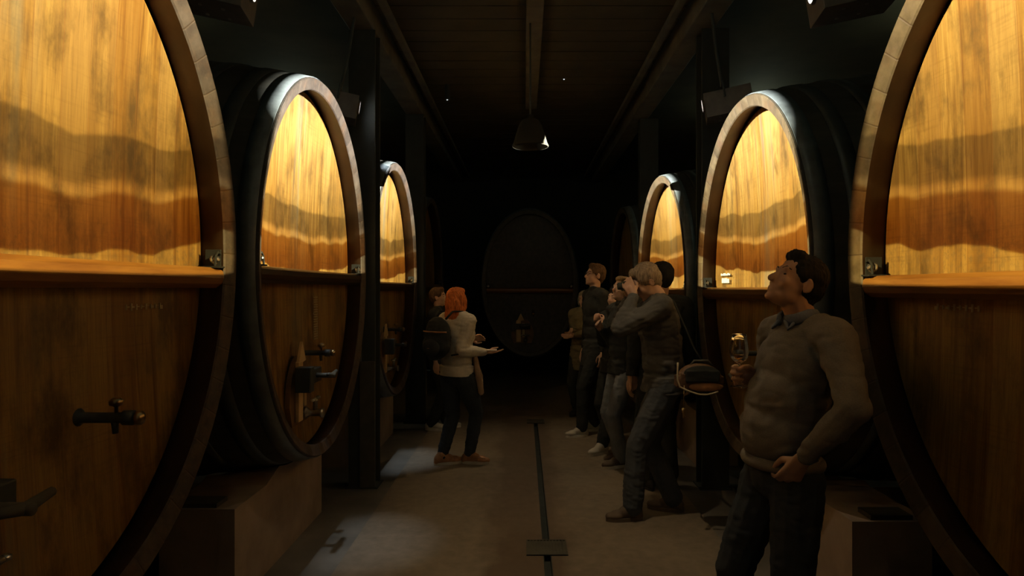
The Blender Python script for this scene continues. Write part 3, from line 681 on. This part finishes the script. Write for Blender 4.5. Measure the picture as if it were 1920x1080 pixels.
def person(label, pos, H, face, look, hair=None, skin='fair', hipf=0., leanf=0., leanr=0., build=1.0, belly=0., hands=None, elbows=None,
           feet=((-.10, 0), (.10, 0)), toes=None, top=None, bottom=None, shoe=None, vox=.008, curls=None, headoff=(0, 0, 0), female=False, glasses=False, tw=0, hem=.50, group=None):
    X, Y = pos; F = Vector((face[0], face[1], 0)).normalized(); Rr = Vector((F.y, -F.x, 0)); U = Vector((0, 0, 1))
    P = lambda r, f, z: Rr*r+F*f+U*z
    bs = build; sw = (.185 if not female else .160)*H/1.75*bs**.5
    mb = MB()
    hip = P(0, hipf, .515*H); sh = P(leanr, leanf, .815*H); mid = (hip+sh)/2+F*(.01+belly*.4); neck = sh+U*.035*H+F*.012
    B = Matrix((Rr, F, U)).transposed()
    wd, dp = (.155*bs, .110*bs)
    TOR = [(hip, (wd*1.02, dp*1.05, .115)), (hip+(sh-hip)*.28+F*belly*.7, (wd*.92, dp*(.98)+belly*.8, .13)), (hip+(sh-hip)*.5+F*belly*.6, (wd*.95, dp+belly*.6, .14)),
           (hip+(sh-hip)*.74+F*.01, (wd*1.08, dp*1.06, .15)), (sh-U*.035, (wd*1.05, dp*.82, .085))]
    if female: TOR.append((hip+(sh-hip)*.70+F*.06, (wd*.75, .075, .075)))
    def torso(m, g):
        for c, r in TOR: ellipsoid(m, c, (r[0]+g, r[1]+g, r[2]+g), B)
    torso(mb, -.012)
    # head
    hs = H/1.75*.98
    hc = neck+U*.142*hs+Vector(headoff); Lk = Vector(look).normalized(); hr = Lk.cross(U).normalized(); hu = hr.cross(Lk); HB = Matrix((hr, Lk, hu)).transposed()
    h = lambda x, y, z: hc+HB @ (Vector((x, y, z))*hs)
    def he(m, c, r): ellipsoid(m, h(*c), tuple(q*hs for q in r), HB)
    cap(mb, sh-U*.02, neck+U*.01, .062*hs*bs**.5, .056*hs*bs**.5); cap(mb, neck, h(0, -.022, -.055), .056*hs*bs**.5, .054*hs)
    he(mb, (0, -.012, .030), (.074, .094, .086)); he(mb, (0, .022, -.030), (.059, .066, .080)); he(mb, (0, .040, -.080), (.043, .044, .032)); he(mb, (0, .074, -.098), (.019, .016, .015))
    cap(mb, h(0, .082, .004), h(0, .102, -.030), .009*hs, .0135*hs); he(mb, (0, .101, -.036), (.018, .010, .008)); cap(mb, h(-.034, .074, .024), h(.034, .074, .024), .012*hs, .012*hs)
    for q in (-1, 1):
        he(mb, (q*.036, .058, -.030), (.022, .022, .024)); he(mb, (q*.076, -.006, -.014), (.006, .012, .024)); [cap(mb, h(q*(.078+.008*abs(math.sin(a_))), -.008-.016*math.sin(a_), -.008+.026*math.cos(a_)), h(q*(.078+.008*abs(math.sin(a_+.5))), -.008-.016*math.sin(a_+.5), -.008+.026*math.cos(a_+.5)), .0052*hs, .0052*hs, 8) for a_ in (-.4, .1, .6, 1.1, 1.6, 2.1, 2.6)]; he(mb, (q*.043, .015, -.066), (.014, .035, .026)); cap(mb, h(q*.020, .0795, .0085), h(q*.043, .070, .0075), .0058*hs, .0052*hs); cap(mb, h(q*.020, .0785, -.0075), h(q*.042, .069, -.0065), .0050*hs, .0045*hs)
    he(mb, (0, .082, -.060), (.023, .011, .0060)); he(mb, (0, .080, -.071), (.020, .011, .0070)); he(mb, (0, .066, -.058), (.032, .022, .026))
    # arms
    A = []
    for i, q in enumerate((-1, 1)):
        S = sh+Rr*q*sw-U*.01
        W = Vector(hands[i]) if hands and hands[i] is not None else P(q*(sw+.06), leanf*.4+.03, .485*H)
        if hands and hands[i] is not None: pass
        pole = Vector(elbows[i]) if elbows and elbows[i] is not None else -F+Rr*q*.4
        E, W = ik(S, W, .172*H, .150*H, pole); A.append((S, E, W))
        chain(mb, [sh+Rr*q*sw*.6, S, S+(E-S)*.5, E], [.055*bs, .052*bs, .044*bs, .036*bs]); chain(mb, [E, E+(W-E)*.35, W], [.036*bs, .037*bs, .024])
        cu = (curls[i] if curls and curls[i] is not None else dict(curl=(.35, .45, .35)))
        d = Vector(cu.get('d', (W-E).normalized())); n = Vector(cu.get('n', -Rr*q)); up = Vector(cu.get('up', F))
        hand(mb, W+d.normalized()*.012, d, n, up, cu.get('curl', (.35, .45, .35)), cu.get('thumb', .4), H/1.75)
    # legs
    Lg = []
    for i, q in enumerate((-1, 1)):
        Hj = hip+Rr*q*.088*bs-U*.02; fr, ff = feet[i]; An = P(fr, ff, .045*H)
        K, An = ik(Hj, An, .245*H, .238*H, F+Rr*q*.1); tf = Vector((*toes[i], 0)).normalized() if toes else F
        Lg.append((Hj, K, An, tf))
        chain(mb, [Hj, Hj+(K-Hj)*.5, K], [.082*bs, .070*bs, .052*bs]); chain(mb, [K, K+(An-K)*.3, An], [.052*bs, .052*bs, .036]); chain(mb, [An-U*.012, An+tf*.10-U*.042], [.031, .020])
    body = blob(mb, 'person', SK[skin], vox, smooth=2, loc=(X, Y, 0)); tag(body, label, 'person', group)
    hn = HB
    # eyes and brows
    for q in (-1, 1):
        e = MB(); ellipsoid(e, h(q*.031, .0725, .0005), (.0115*hs, .006*hs, .0055*hs), HB, 10, 8); e.build('eye', M['eye'], body, smooth=True)
        e = MB(); e.tube([h(q*.014, .0835, .024), h(q*.033, .081, .031), h(q*.050, .066, .024)], [.0035*hs, .004*hs, .002*hs], 6); e.build('eyebrow', M['brow'], body, smooth=True)
    if glasses:
        e = MB()
        for q in (-1, 1):
            e.tube([h(q*.031+.022*math.cos(t), .094, .0+.018*math.sin(t)) for t in [2*math.pi*k/12 for k in range(12)]], .0022, 6, True)
            e.tube([h(q*.053, .092, .006), h(q*.078, .0, .006)], .002, 6)
        e.tube([h(-.009, .098, .004), h(.009, .098, .004)], .002, 6); e.build('glasses', M['iron'], body)
    # hair
    if hair:
        kind, hc_, thick = hair; m = MB()
        if kind == 'short':
            he(m, (0, -.022, .044), (.076+thick, .090+thick, .080+thick)); he(m, (0, -.045, .010), (.073+thick*.6, .066+thick, .075)); he(m, (0, .040, .092), (.052, .045, .026+thick)); he(m, (0, -.06, -.035), (.055, .04, .045))
            for q in (-1, 1): he(m, (q*.066, .0, .035), (.012+thick*.5, .045, .035))
        elif kind == 'bob':
            he(m, (0, -.020, .040), (.082+thick, .092+thick, .086+thick)); he(m, (0, .035, .085), (.060, .052, .034)); he(m, (0, -.05, -.02), (.080, .060, .09))
            for q in (-1, 1): he(m, (q*.076, -.005, -.03), (.020, .045, .085))
        else:
            he(m, (0, -.022, .036), (.090, .102, .092)); he(m, (0, .02, .075), (.074, .068, .045)); 
            for q in (-1, 1):
                he(m, (q*.074, .005, -.03), (.026, .055, .10)); he(m, (q*.070, -.03, -.12), (.036, .060, .10)); he(m, (q*.055, -.045, -.19), (.040, .05, .085))
            he(m, (0, -.075, -.05), (.098, .060, .13)); he(m, (0, -.085, -.17), (.108, .058, .13)); he(m, (0, -.085, -.26), (.090, .050, .10))
        blob(m, 'hair', hc_, vox*.75, body, 2, wr=.006 if kind != 'long' else .009, wsc=(60, 60, 14))
    # clothes
    if top:
        tm, g, rest = top[0], top[1], top[2] if len(top) > 2 else {}
        m = MB(); torso(m, g)
        cap(m, sh-U*.03, neck-U*.012, .080*bs+g, .054+g*.6)
        for i, q in enumerate((-1, 1)):
            S, E, W = A[i]; Wc = W-(W-E).normalized()*.015; ff_ = rest.get('sleeve', .016)
            if rest.get('short'): chain(m, [sh+Rr*q*sw*.5, S, S+(E-S)*.6], [.060*bs+g, .060*bs+g*.7, .050*bs+g])
            else:
                chain(m, [sh+Rr*q*sw*.5, S, S+(E-S)*.5, E], [.062*bs+g, .060*bs+g*.7, .052*bs+ff_*.6, .044*bs+ff_*.7]); chain(m, [E, E+(Wc-E)*.4, Wc], [.044*bs+ff_*.7, .043*bs+ff_*.6, .030+ff_*.4])
        hz = hem*H
        fl = max(0, hip.z-hz)*.10; n = 28
        ring = lambda z, ex: [Vector((hip.x, hip.y, z))+Rr*(wd*.98+g+ex)*math.cos(2*math.pi*k/n)+F*((dp*1.0+g+ex)*math.sin(2*math.pi*k/n)+belly*.45*max(0, math.sin(2*math.pi*k/n))) for k in range(n)]
        rg = [ring(hip.z+.06, 0), ring(hip.z, .004), ring(hz-.03, .004+fl)]
        if hz < hip.z+.03: m.add([p for q in rg for p in q], [(i*n+k, i*n+(k+1) % n, (i+1)*n+(k+1) % n, (i+1)*n+k) for i in range(2) for k in range(n)]+[tuple(range(n))[::-1], tuple(2*n+k for k in range(n))])
        top_o = blob(m, rest.get('name', 'sweater'), tm, vox, body, 2, wr=rest.get('wr', .010), wsc=rest.get('wsc', (7, 7, 14)), clip=hz-(.012 if rest.get('hem') else 0))
        if rest.get('hem'):
            m = MB(); zc_ = hz; pts = [Vector((hip.x, hip.y, zc_+.004))+Rr*(wd*.96+g-.012)*math.cos(t)+F*((dp*1.0+g-.012)*math.sin(t)+belly*.42*max(0, math.sin(t))) for t in [2*math.pi*k/36 for k in range(36)]]
            m.tube(pts, .018, 10, True, 1.25); m.build('waistband', tm, top_o, smooth=True)
        if rest.get('collar'):
            m = MB(); c0 = neck-U*.012+F*.012; rr = .071
            for sg in (-1, 1):
                pts = [c0+Rr*sg*rr*math.sin(t)+F*rr*.95*math.cos(t)+U*(.022-.026*max(0, math.cos(t))) for t in [math.pi*k/12 for k in range(1, 13)]]
                m.tube(pts, .010, 8, flat=2.2)
                m.tube([pts[0], pts[0]+F*.012-U*.03+Rr*sg*.03, pts[2]-U*.01], [.010, .006, .008], 8)
            m.build('shirt_collar', rest['collar'], body, smooth=True)
    if bottom:
        bm_, g = bottom[:2]; wide = bottom[2] if len(bottom) > 2 else 0
        m = MB(); ellipsoid(m, hip-U*.01, (wd*1.0+g*.7, dp*1.02+g*.7, .125), B); cap(m, hip+U*.03-Rr*.05, hip+U*.03+Rr*.05, .098*bs, .098*bs)
        for Hj, K, An, tf in Lg:
            Ae = An+(K-An).normalized()*.015
            chain(m, [Hj, Hj+(K-Hj)*.5, K], [.092*bs+g*.6, .080*bs+g*.7, .060*bs+g]); chain(m, [K, K+(Ae-K)*.5, Ae], [.060*bs+g, .054*bs+g+wide*.5, .046+g+wide])
        blob(m, bottom[3] if len(bottom) > 3 else 'trousers', bm_, vox, body, 2, wr=.009, wsc=(8, 8, 15))
    if shoe:
        for Hj, K, An, tf in Lg:
            sd = tf.cross(U); G = Vector((An.x, An.y, 0)); m = MB()
            SB = Matrix((sd, tf, U)).transposed()
            cap(m, G+U*.052-tf*.035, G+U*.042+tf*.125, .038, .030); cap(m, G+U*.05-tf*.03, An+U*.012, .042, .047); cap(m, An+U*.005, G+tf*.06+U*.055, .046, .040); cap(m, G+U*.03-tf*.045, G+U*.032+tf*.165, .030, .026); ellipsoid(m, G+tf*.12+U*.035, (.045, .065, .027), SB)
            so = blob(m, 'shoe', shoe[0], max(.006, vox*.8), body, 2)
            m = MB(); pts = []
            for k in range(28):
                t = 2*math.pi*k/28; pts.append((math.cos(t)*(.043+.006*max(0, math.sin(t))), math.sin(t)*.130+.058))
            v = [G+sd*a+tf*b+U*z for z in (.0, .024) for a, b in pts]; n = 28
            m.add(v, [tuple(range(n))[::-1], tuple(n+i for i in range(n))]+[(i, (i+1) % n, n+(i+1) % n, n+i) for i in range(n)]); m.build('sole', shoe[1], so)
    return body, dict(P=P, A=A, L=Lg, F=F, R=Rr, sh=sh, hip=hip, h=h, pos=Vector((X, Y, 0)))

navy = fab('dark_navy_denim', (.036, .043, .050)); jeans = fab('grey_blue_jeans', (.17, .185, .20)); djeans = fab('dark_grey_jeans', (.075, .083, .092)); blackc = fab('black_cloth', (.030, .033, .030))
sweat = fab('grey_brown_knit', (.185, .165, .135)); grj = fab('dark_grey_jacket', (.085, .085, .080)); cream = fab('cream_cloth', (.56, .50, .39)); olive = fab('olive_cloth', (.17, .14, .07)); dnav = fab('near_black_jacket', (.040, .043, .040))
shirtc = fab('blue_grey_shirt', (.16, .18, .22)); brownl = simple('brown_leather', (.115, .060, .030), .5, var=.3, sc=20, bump=.3); tanl = simple('tan_leather', (.36, .17, .07), .5, var=.3, sc=20, bump=.3)
tancloth = fab('tan_cloth', (.36, .25, .17)); wshoe = simple('off_white_shoe', (.50, .46, .38), .7, bump=.1); dshoe = simple('brown_suede', (.12, .085, .055), .8, bump=.2); bshoe = simple('black_shoe', (.025, .022, .02), .6, bump=.1)
H_red = hairm('red_hair', (.60, .16, .03)); H_grey = hairm('greying_fair_hair', (.30, .23, .16)); H_dark = hairm('dark_hair', (.012, .010, .008)); H_brown = hairm('brown_hair', (.12, .07, .035)); H_blond = hairm('sandy_hair', (.30, .19, .09)); H_silver = hairm('silver_hair', (.30, .27, .21))

# man in the foreground, leaning back against the right row, glass in hand
GX, GY, GZ = .848, 2.52, 1.195
man, mi = person('man in a grey sweater in the right foreground, holding a wine glass and looking up', (1.075, 2.46), 1.735, (-1, -.22), (-.86, -.12, .50), ('short', H_dark, .008), 'tan',
    hipf=.085, leanf=.0, build=1.0, belly=.045, headoff=(-.02, 0, -.012),
    hands=[(-.095, -.225, .995), (-.135, .085, 1.232)], elbows=[(.15, -1, -.1), (.5, .9, -.5)], feet=((-.11, -.04), (.10, .12)), toes=((-1, -.35), (-1, .1)),
    curls=[dict(d=(-.38, .38, -.85), n=(0, 1, 0), up=(-.85, 0, .4), curl=(.5, .6, .5), thumb=.3), dict(d=(-1, .10, .05), n=(0, -1, 0), up=(0, 0, 1), curl=(1.05, 1.15, .75), thumb=.9)],
    top=(sweat, .017, dict(name='sweater', wr=.013, wsc=(6, 6, 11), hem=True, collar=shirtc, sleeve=.014)), bottom=(navy, .012, .008), shoe=(dshoe, M['sole']), vox=.0055, hem=.535)
gl = empty('wine_glass', (GX, GY, GZ)); tag(gl, 'stemmed wine glass with a little wine held up by the man in the sweater', 'glass')
gm = bpy.data.materials.new('clear_glass'); gm.use_nodes = True; p = gm.node_tree.nodes['Principled BSDF']; p.inputs['Transmission Weight'].default_value = 1; p.inputs['Roughness'].default_value = .02; p.inputs['IOR'].default_value = 1.45; p.inputs['Base Color'].default_value = (.97, .97, .95, 1)
wm = bpy.data.materials.new('pale_wine'); wm.use_nodes = True; p = wm.node_tree.nodes['Principled BSDF']; p.inputs['Transmission Weight'].default_value = .9; p.inputs['Roughness'].default_value = .03; p.inputs['IOR'].default_value = 1.33; p.inputs['Base Color'].default_value = (.75, .45, .22, 1)
def shell(prof, th, n=28):
    v = []; f = []; pp = prof+[(max(.0008, r-th), z+(th if i == len(prof)-1 else 0)) for i, (r, z) in list(enumerate(prof))[::-1]]
    for r, z in pp:
        for k in range(n): v.append((r*math.cos(2*math.pi*k/n), r*math.sin(2*math.pi*k/n), z))
    m = len(pp); f = [(i*n+k, i*n+(k+1) % n, ((i+1) % m)*n+(k+1) % n, ((i+1) % m)*n+k) for i in range(m) for k in range(n)]
    return v, f
v, f = shell([(.027, .208), (.031, .185), (.035, .155), (.036, .135), (.032, .115), (.020, .100), (.006, .093)], .0013); mk('bowl', v, f, gm, gl, True)
MB().lathe([(.033, 0), (.033, .0015), (.012, .004), (.0045, .012), (.0035, .05), (.0040, .088), (.0058, .093)], (0, 0, 0), n=24).build('stem', gm, gl, smooth=True)
MB().lathe([(.006, .0965), (.019, .103), (.030, .117), (.0325, .126), (.001, .126)], (0, 0, 0), n=24).build('wine', wm, gl, smooth=True)

# man taking a picture
ph, pi_ = person('grey haired man in a dark grey jacket stooping with a camera held to his face', (.955, 4.46), 1.80, (-1, .12), (-.86, -.10, -.52), ('short', H_grey, .014), 'fair',
    hipf=-.02, leanf=.015, build=1.10, headoff=(-.075, 0, -.045), hands=[(-.205, -.11, 1.535), (-.20, .10, 1.53)], elbows=[(-.5, -.55, -1), (-.4, .6, -1)],
    feet=((-.10, .20), (.11, -.10)), toes=((-1, -.15), (-.9, .35)), curls=[dict(d=(-.35, .35, .75), n=(.3, .9, 0), up=(.4, 0, .8), curl=(.5, .6, .4), thumb=.5), dict(d=(-.3, -.35, .8), n=(.3, -.9, 0), up=(.4, 0, .8), curl=(.5, .6, .4), thumb=.5)],
    top=(grj, .026, dict(name='jacket', wr=.014, sleeve=.026)), bottom=(djeans, .012, .014), shoe=(dshoe, dshoe), vox=.0065, hem=.485)
cmr = empty('compact_camera', (.705, 4.45, 1.60)); tag(cmr, 'small dark camera in the raised hands of the stooping grey haired man', 'camera')
MB().box((-.020, -.055, -.034), (.020, .055, .034)).build('camera_body', M['iron'], cmr, bevel=.006)
MB().lathe([(.026, 0), (.026, .03), (.023, .032), (.018, .032), (.016, .02)], (-.02, .005, 0), (-1, 0, 0), 20).build('camera_lens', M['iron'], cmr)
# satchel on his hip
bg = empty('shoulder_bag', (1.135, 4.15, .93)); tag(bg, 'brown leather satchel with a pale strap hanging behind the stooping man', 'bag')
m = MB(); ellipsoid(m, (0, 0, .075), (.150, .065, .095)); m.box((-.13, -.058, 0), (.13, .058, .11)); m.box((-.15, -.05, .02), (.15, .05, .09)); blob(m, 'pouch', brownl, .006, bg, 3, wr=.006)
m = MB(); ellipsoid(m, (.01, -.045, .105), (.125, .030, .055)); m.box((-.10, -.078, .055), (.11, -.040, .13)); blob(m, 'flap', blackc, .006, bg, 2, wr=.004)
m = MB(); ellipsoid(m, (.03, -.055, .025), (.115, .018, .030)); blob(m, 'front_pocket', tanl, .005, bg, 2)
m = MB(); m.tube([Vector((-.16, -.10, .185)).lerp(Vector((-.165, -.11, .05)), k/5) for k in range(5)]+[Vector((-.15+.28*k/12, -.11+.06*(k/12)**2, .045-.065*math.sin(math.pi*min(1, (k+1)/12*.72)))) for k in range(12)], .0055, 8); m.build('strap', simple('pale_webbing', (.50, .44, .30), .8, bump=0), bg, smooth=True)
m = MB(); m.tube([(.06, .02, .13), (0, .10, .25), (-.07, .12, .42), (-.12, .16, .56), (-.15, .22, .60)], .009, 8, flat=.5); m.build('shoulder_strap', blackc, bg, smooth=True)
m = MB(); m.tube([(-.06, 0, .15), (-.03, 0, .185), (.06, 0, .185), (.09, 0, .15)], .008, 8); m.build('grab_handle', M['postbase'], bg, smooth=True)
m = MB(); m.lathe([(.008, 0), (.008, .03), (.013, .035), (.013, .06), (.004, .065)], (-.125, -.105, -.165), (0, 0, 1), 10); m.tube([(-.125, -.105, -.10), (-.12, -.10, .04)], .003, 6); m.build('key_fob', M['brass'], bg, smooth=True)

person('dark haired visitor turned away behind the stooping man, head against the lit cask', (1.095, 5.08), 1.795, (-.15, 1), (-.3, .95, .05), ('short', H_dark, .012), 'tan', build=1.0,
    top=(blackc, .022, dict(name='jacket', wr=.012)), bottom=(blackc, .012, .008), shoe=(bshoe, bshoe), vox=.010, feet=((-.10, 0), (.09, .04)))
person('sandy haired visitor in dark jacket and pale jeans beside the stooping man', (.905, 5.80), 1.70, (-.92, -.35), (-.85, -.45, .22), ('bob', H_blond, .000), 'fair', build=.98,
    hands=[None, (-.20, -.02, 1.22)], elbows=[None, (.3, .5, -1)], feet=((-.09, .08), (.10, -.04)), top=(dnav, .024, dict(name='jacket', wr=.012)), bottom=(jeans, .010, .012), shoe=(dshoe, M['sole']), vox=.009, hem=.48)
person('woman in a dark jacket clasping her hands at her chest', (.925, 6.42), 1.595, (-.75, -.6), (-.72, -.68, .12), ('short', H_dark, .012), 'fair', female=True,
    hands=[(-.17, -.19, 1.235), (-.20, -.15, 1.25)], elbows=[(0, -.4, -1), (.3, .5, -1)], curls=[dict(d=(-.2, .5, .5), n=(.6, .6, 0), up=(-.3, -.3, .8), curl=(.7, .8, .5)), dict(d=(-.3, -.5, .4), n=(.7, -.3, 0), up=(0, 0, 1), curl=(.7, .8, .5))],
    top=(blackc, .022, dict(name='jacket', wr=.012)), bottom=(blackc, .010, .008), shoe=(wshoe, M['sole']), vox=.009, feet=((-.10, .30), (.09, -.02)), hem=.47)
person('tall man with glasses and a long dark coat among the visitors', (.79, 7.02), 1.86, (-.95, -.3), (-.93, -.30, .18), ('short', H_brown, .010), 'fair', glasses=True,
    feet=((-.09, .20), (.10, -.04)), toes=((-1, -.25), (-1, 0)), top=(dnav, .024, dict(name='coat', wr=.012)), bottom=(blackc, .010, .008), shoe=(wshoe, M['sole']), vox=.009, hem=.40)
person('short grey haired woman in an olive coat, last of the visitors on the right', (.76, 8.00), 1.565, (-.55, -.85), (-.45, -.85, -.15), ('bob', H_silver, .002), 'fair', female=True, build=1.06,
    hands=[(-.16, -.26, 1.02), (-.18, -.20, 1.06)], elbows=[(.3, -.5, -1), (.1, .4, -1)], top=(olive, .026, dict(name='coat', wr=.014)), bottom=(blackc, .010, .008), shoe=(bshoe, bshoe), vox=.010, hem=.37)

# red haired woman, cream top, backpack
rw, ri = person('red haired woman in a cream top and dark trousers facing away to the right', (-.61, 5.82), 1.60, (.60, .80), (.70, .68, .10), ('long', H_red, 0), 'fair', female=True,
    hands=[(.10, .22, 1.10), (.265, -.02, 1.01)], elbows=[(-.4, .4, -1), (-.6, -.45, -1)], feet=((-.07, -.12), (.10, .06)), toes=((.8, .3), (.9, -.1)),
    curls=[None, dict(d=(1, -.05, .02), n=(0, 0, 1), up=(0, 1, 0), curl=(.15, .2, .2), thumb=.2)], top=(cream, .020, dict(name='top', wr=.012, sleeve=.020)), bottom=(navy, .008, -.002), shoe=(tanl, wshoe), vox=.007, hem=.50)
F, Rr = ri['F'], ri['R']; A0 = Vector((-.61, 5.82, 0))
Bm = Matrix((Rr, F, Vector((0, 0, 1)))).transposed()
cpt = A0-F*.215; bp = empty('backpack', (cpt.x-.02, cpt.y, .98)); tag(bp, 'black backpack with tan trim worn by the red haired woman', 'backpack')
m = MB(); ellipsoid(m, (0, 0, .17), (.150, .080, .19), Bm); ellipsoid(m, -F*.02+Vector((0, 0, .10)), (.155, .085, .11), Bm); blob(m, 'main_bag', blackc, .007, bp, 3, wr=.008)
m = MB(); ellipsoid(m, -F*.085+Vector((0, 0, .09)), (.105, .035, .075), Bm); blob(m, 'front_pocket', dnav, .006, bp, 2)
for sg in (-1, 1):
    q = [Vector((0, 0, .335))+Rr*sg*.07+F*.03, Vector((0, 0, .40))+Rr*sg*.085+F*.10, Vector((0, 0, .40))+Rr*sg*.095+F*.215, Vector((0, 0, .31))+Rr*sg*.11+F*.318, Vector((0, 0, .17))+Rr*sg*.145+F*.300, Vector((0, 0, .03))+Rr*sg*.165+F*.17, Vector((0, 0, .02))+Rr*sg*.13+F*.04]
    MB().tube(q, .014, 8, flat=.6).build('strap', blackc, bp, smooth=True)
for z in (.225, .085):
    MB().tube([Vector((0, 0, z))+Rr*a*(1 if z > .1 else .72)-F*((.079 if z > .1 else .119)*math.sqrt(1-(a/.155)**2)+(0 if z > .1 else -.006)) for a in [(-7+k)*.02 for k in range(15)]], .007, 8).build('trim', tanl, bp, smooth=True)
jk = empty('folded_scarf', (-.40, 5.78, .62)); tag(jk, 'brownish scarf or jacket hanging from the arm of the red haired woman', 'scarf')
m = MB(); chain(m, [(-.06, .0, .40), (-.03, 0, .30), (0, 0, .16), (.015, 0, .03)], [.022, .026, .034, .030]); chain(m, [(-.07, .03, .40), (-.02, .03, .24), (.0, .03, .10)], [.02, .026, .026]); blob(m, 'cloth', tancloth, .006, jk, 2, wr=.010, wsc=(30, 30, 6))
ca = empty('booklet', (-.29, 5.80, 1.025)); tag(ca, 'pale leaflet in the outstretched hand of the red haired woman', 'leaflet')
MB().box((-.045, -.045, 0), (.045, .045, .006)).build('pages', M['label'], ca)
person('man in black behind the red haired woman, only his face catching light', (-.975, 7.25), 1.60, (1, -.1), (.98, -.15, .12), ('short', H_brown, .010), 'fair', build=.98,
    top=(blackc, .022, dict(name='jacket', wr=.012)), bottom=(blackc, .010, .008), shoe=(wshoe, M['sole']), vox=.010, feet=((-.10, .06), (.09, -.05)))
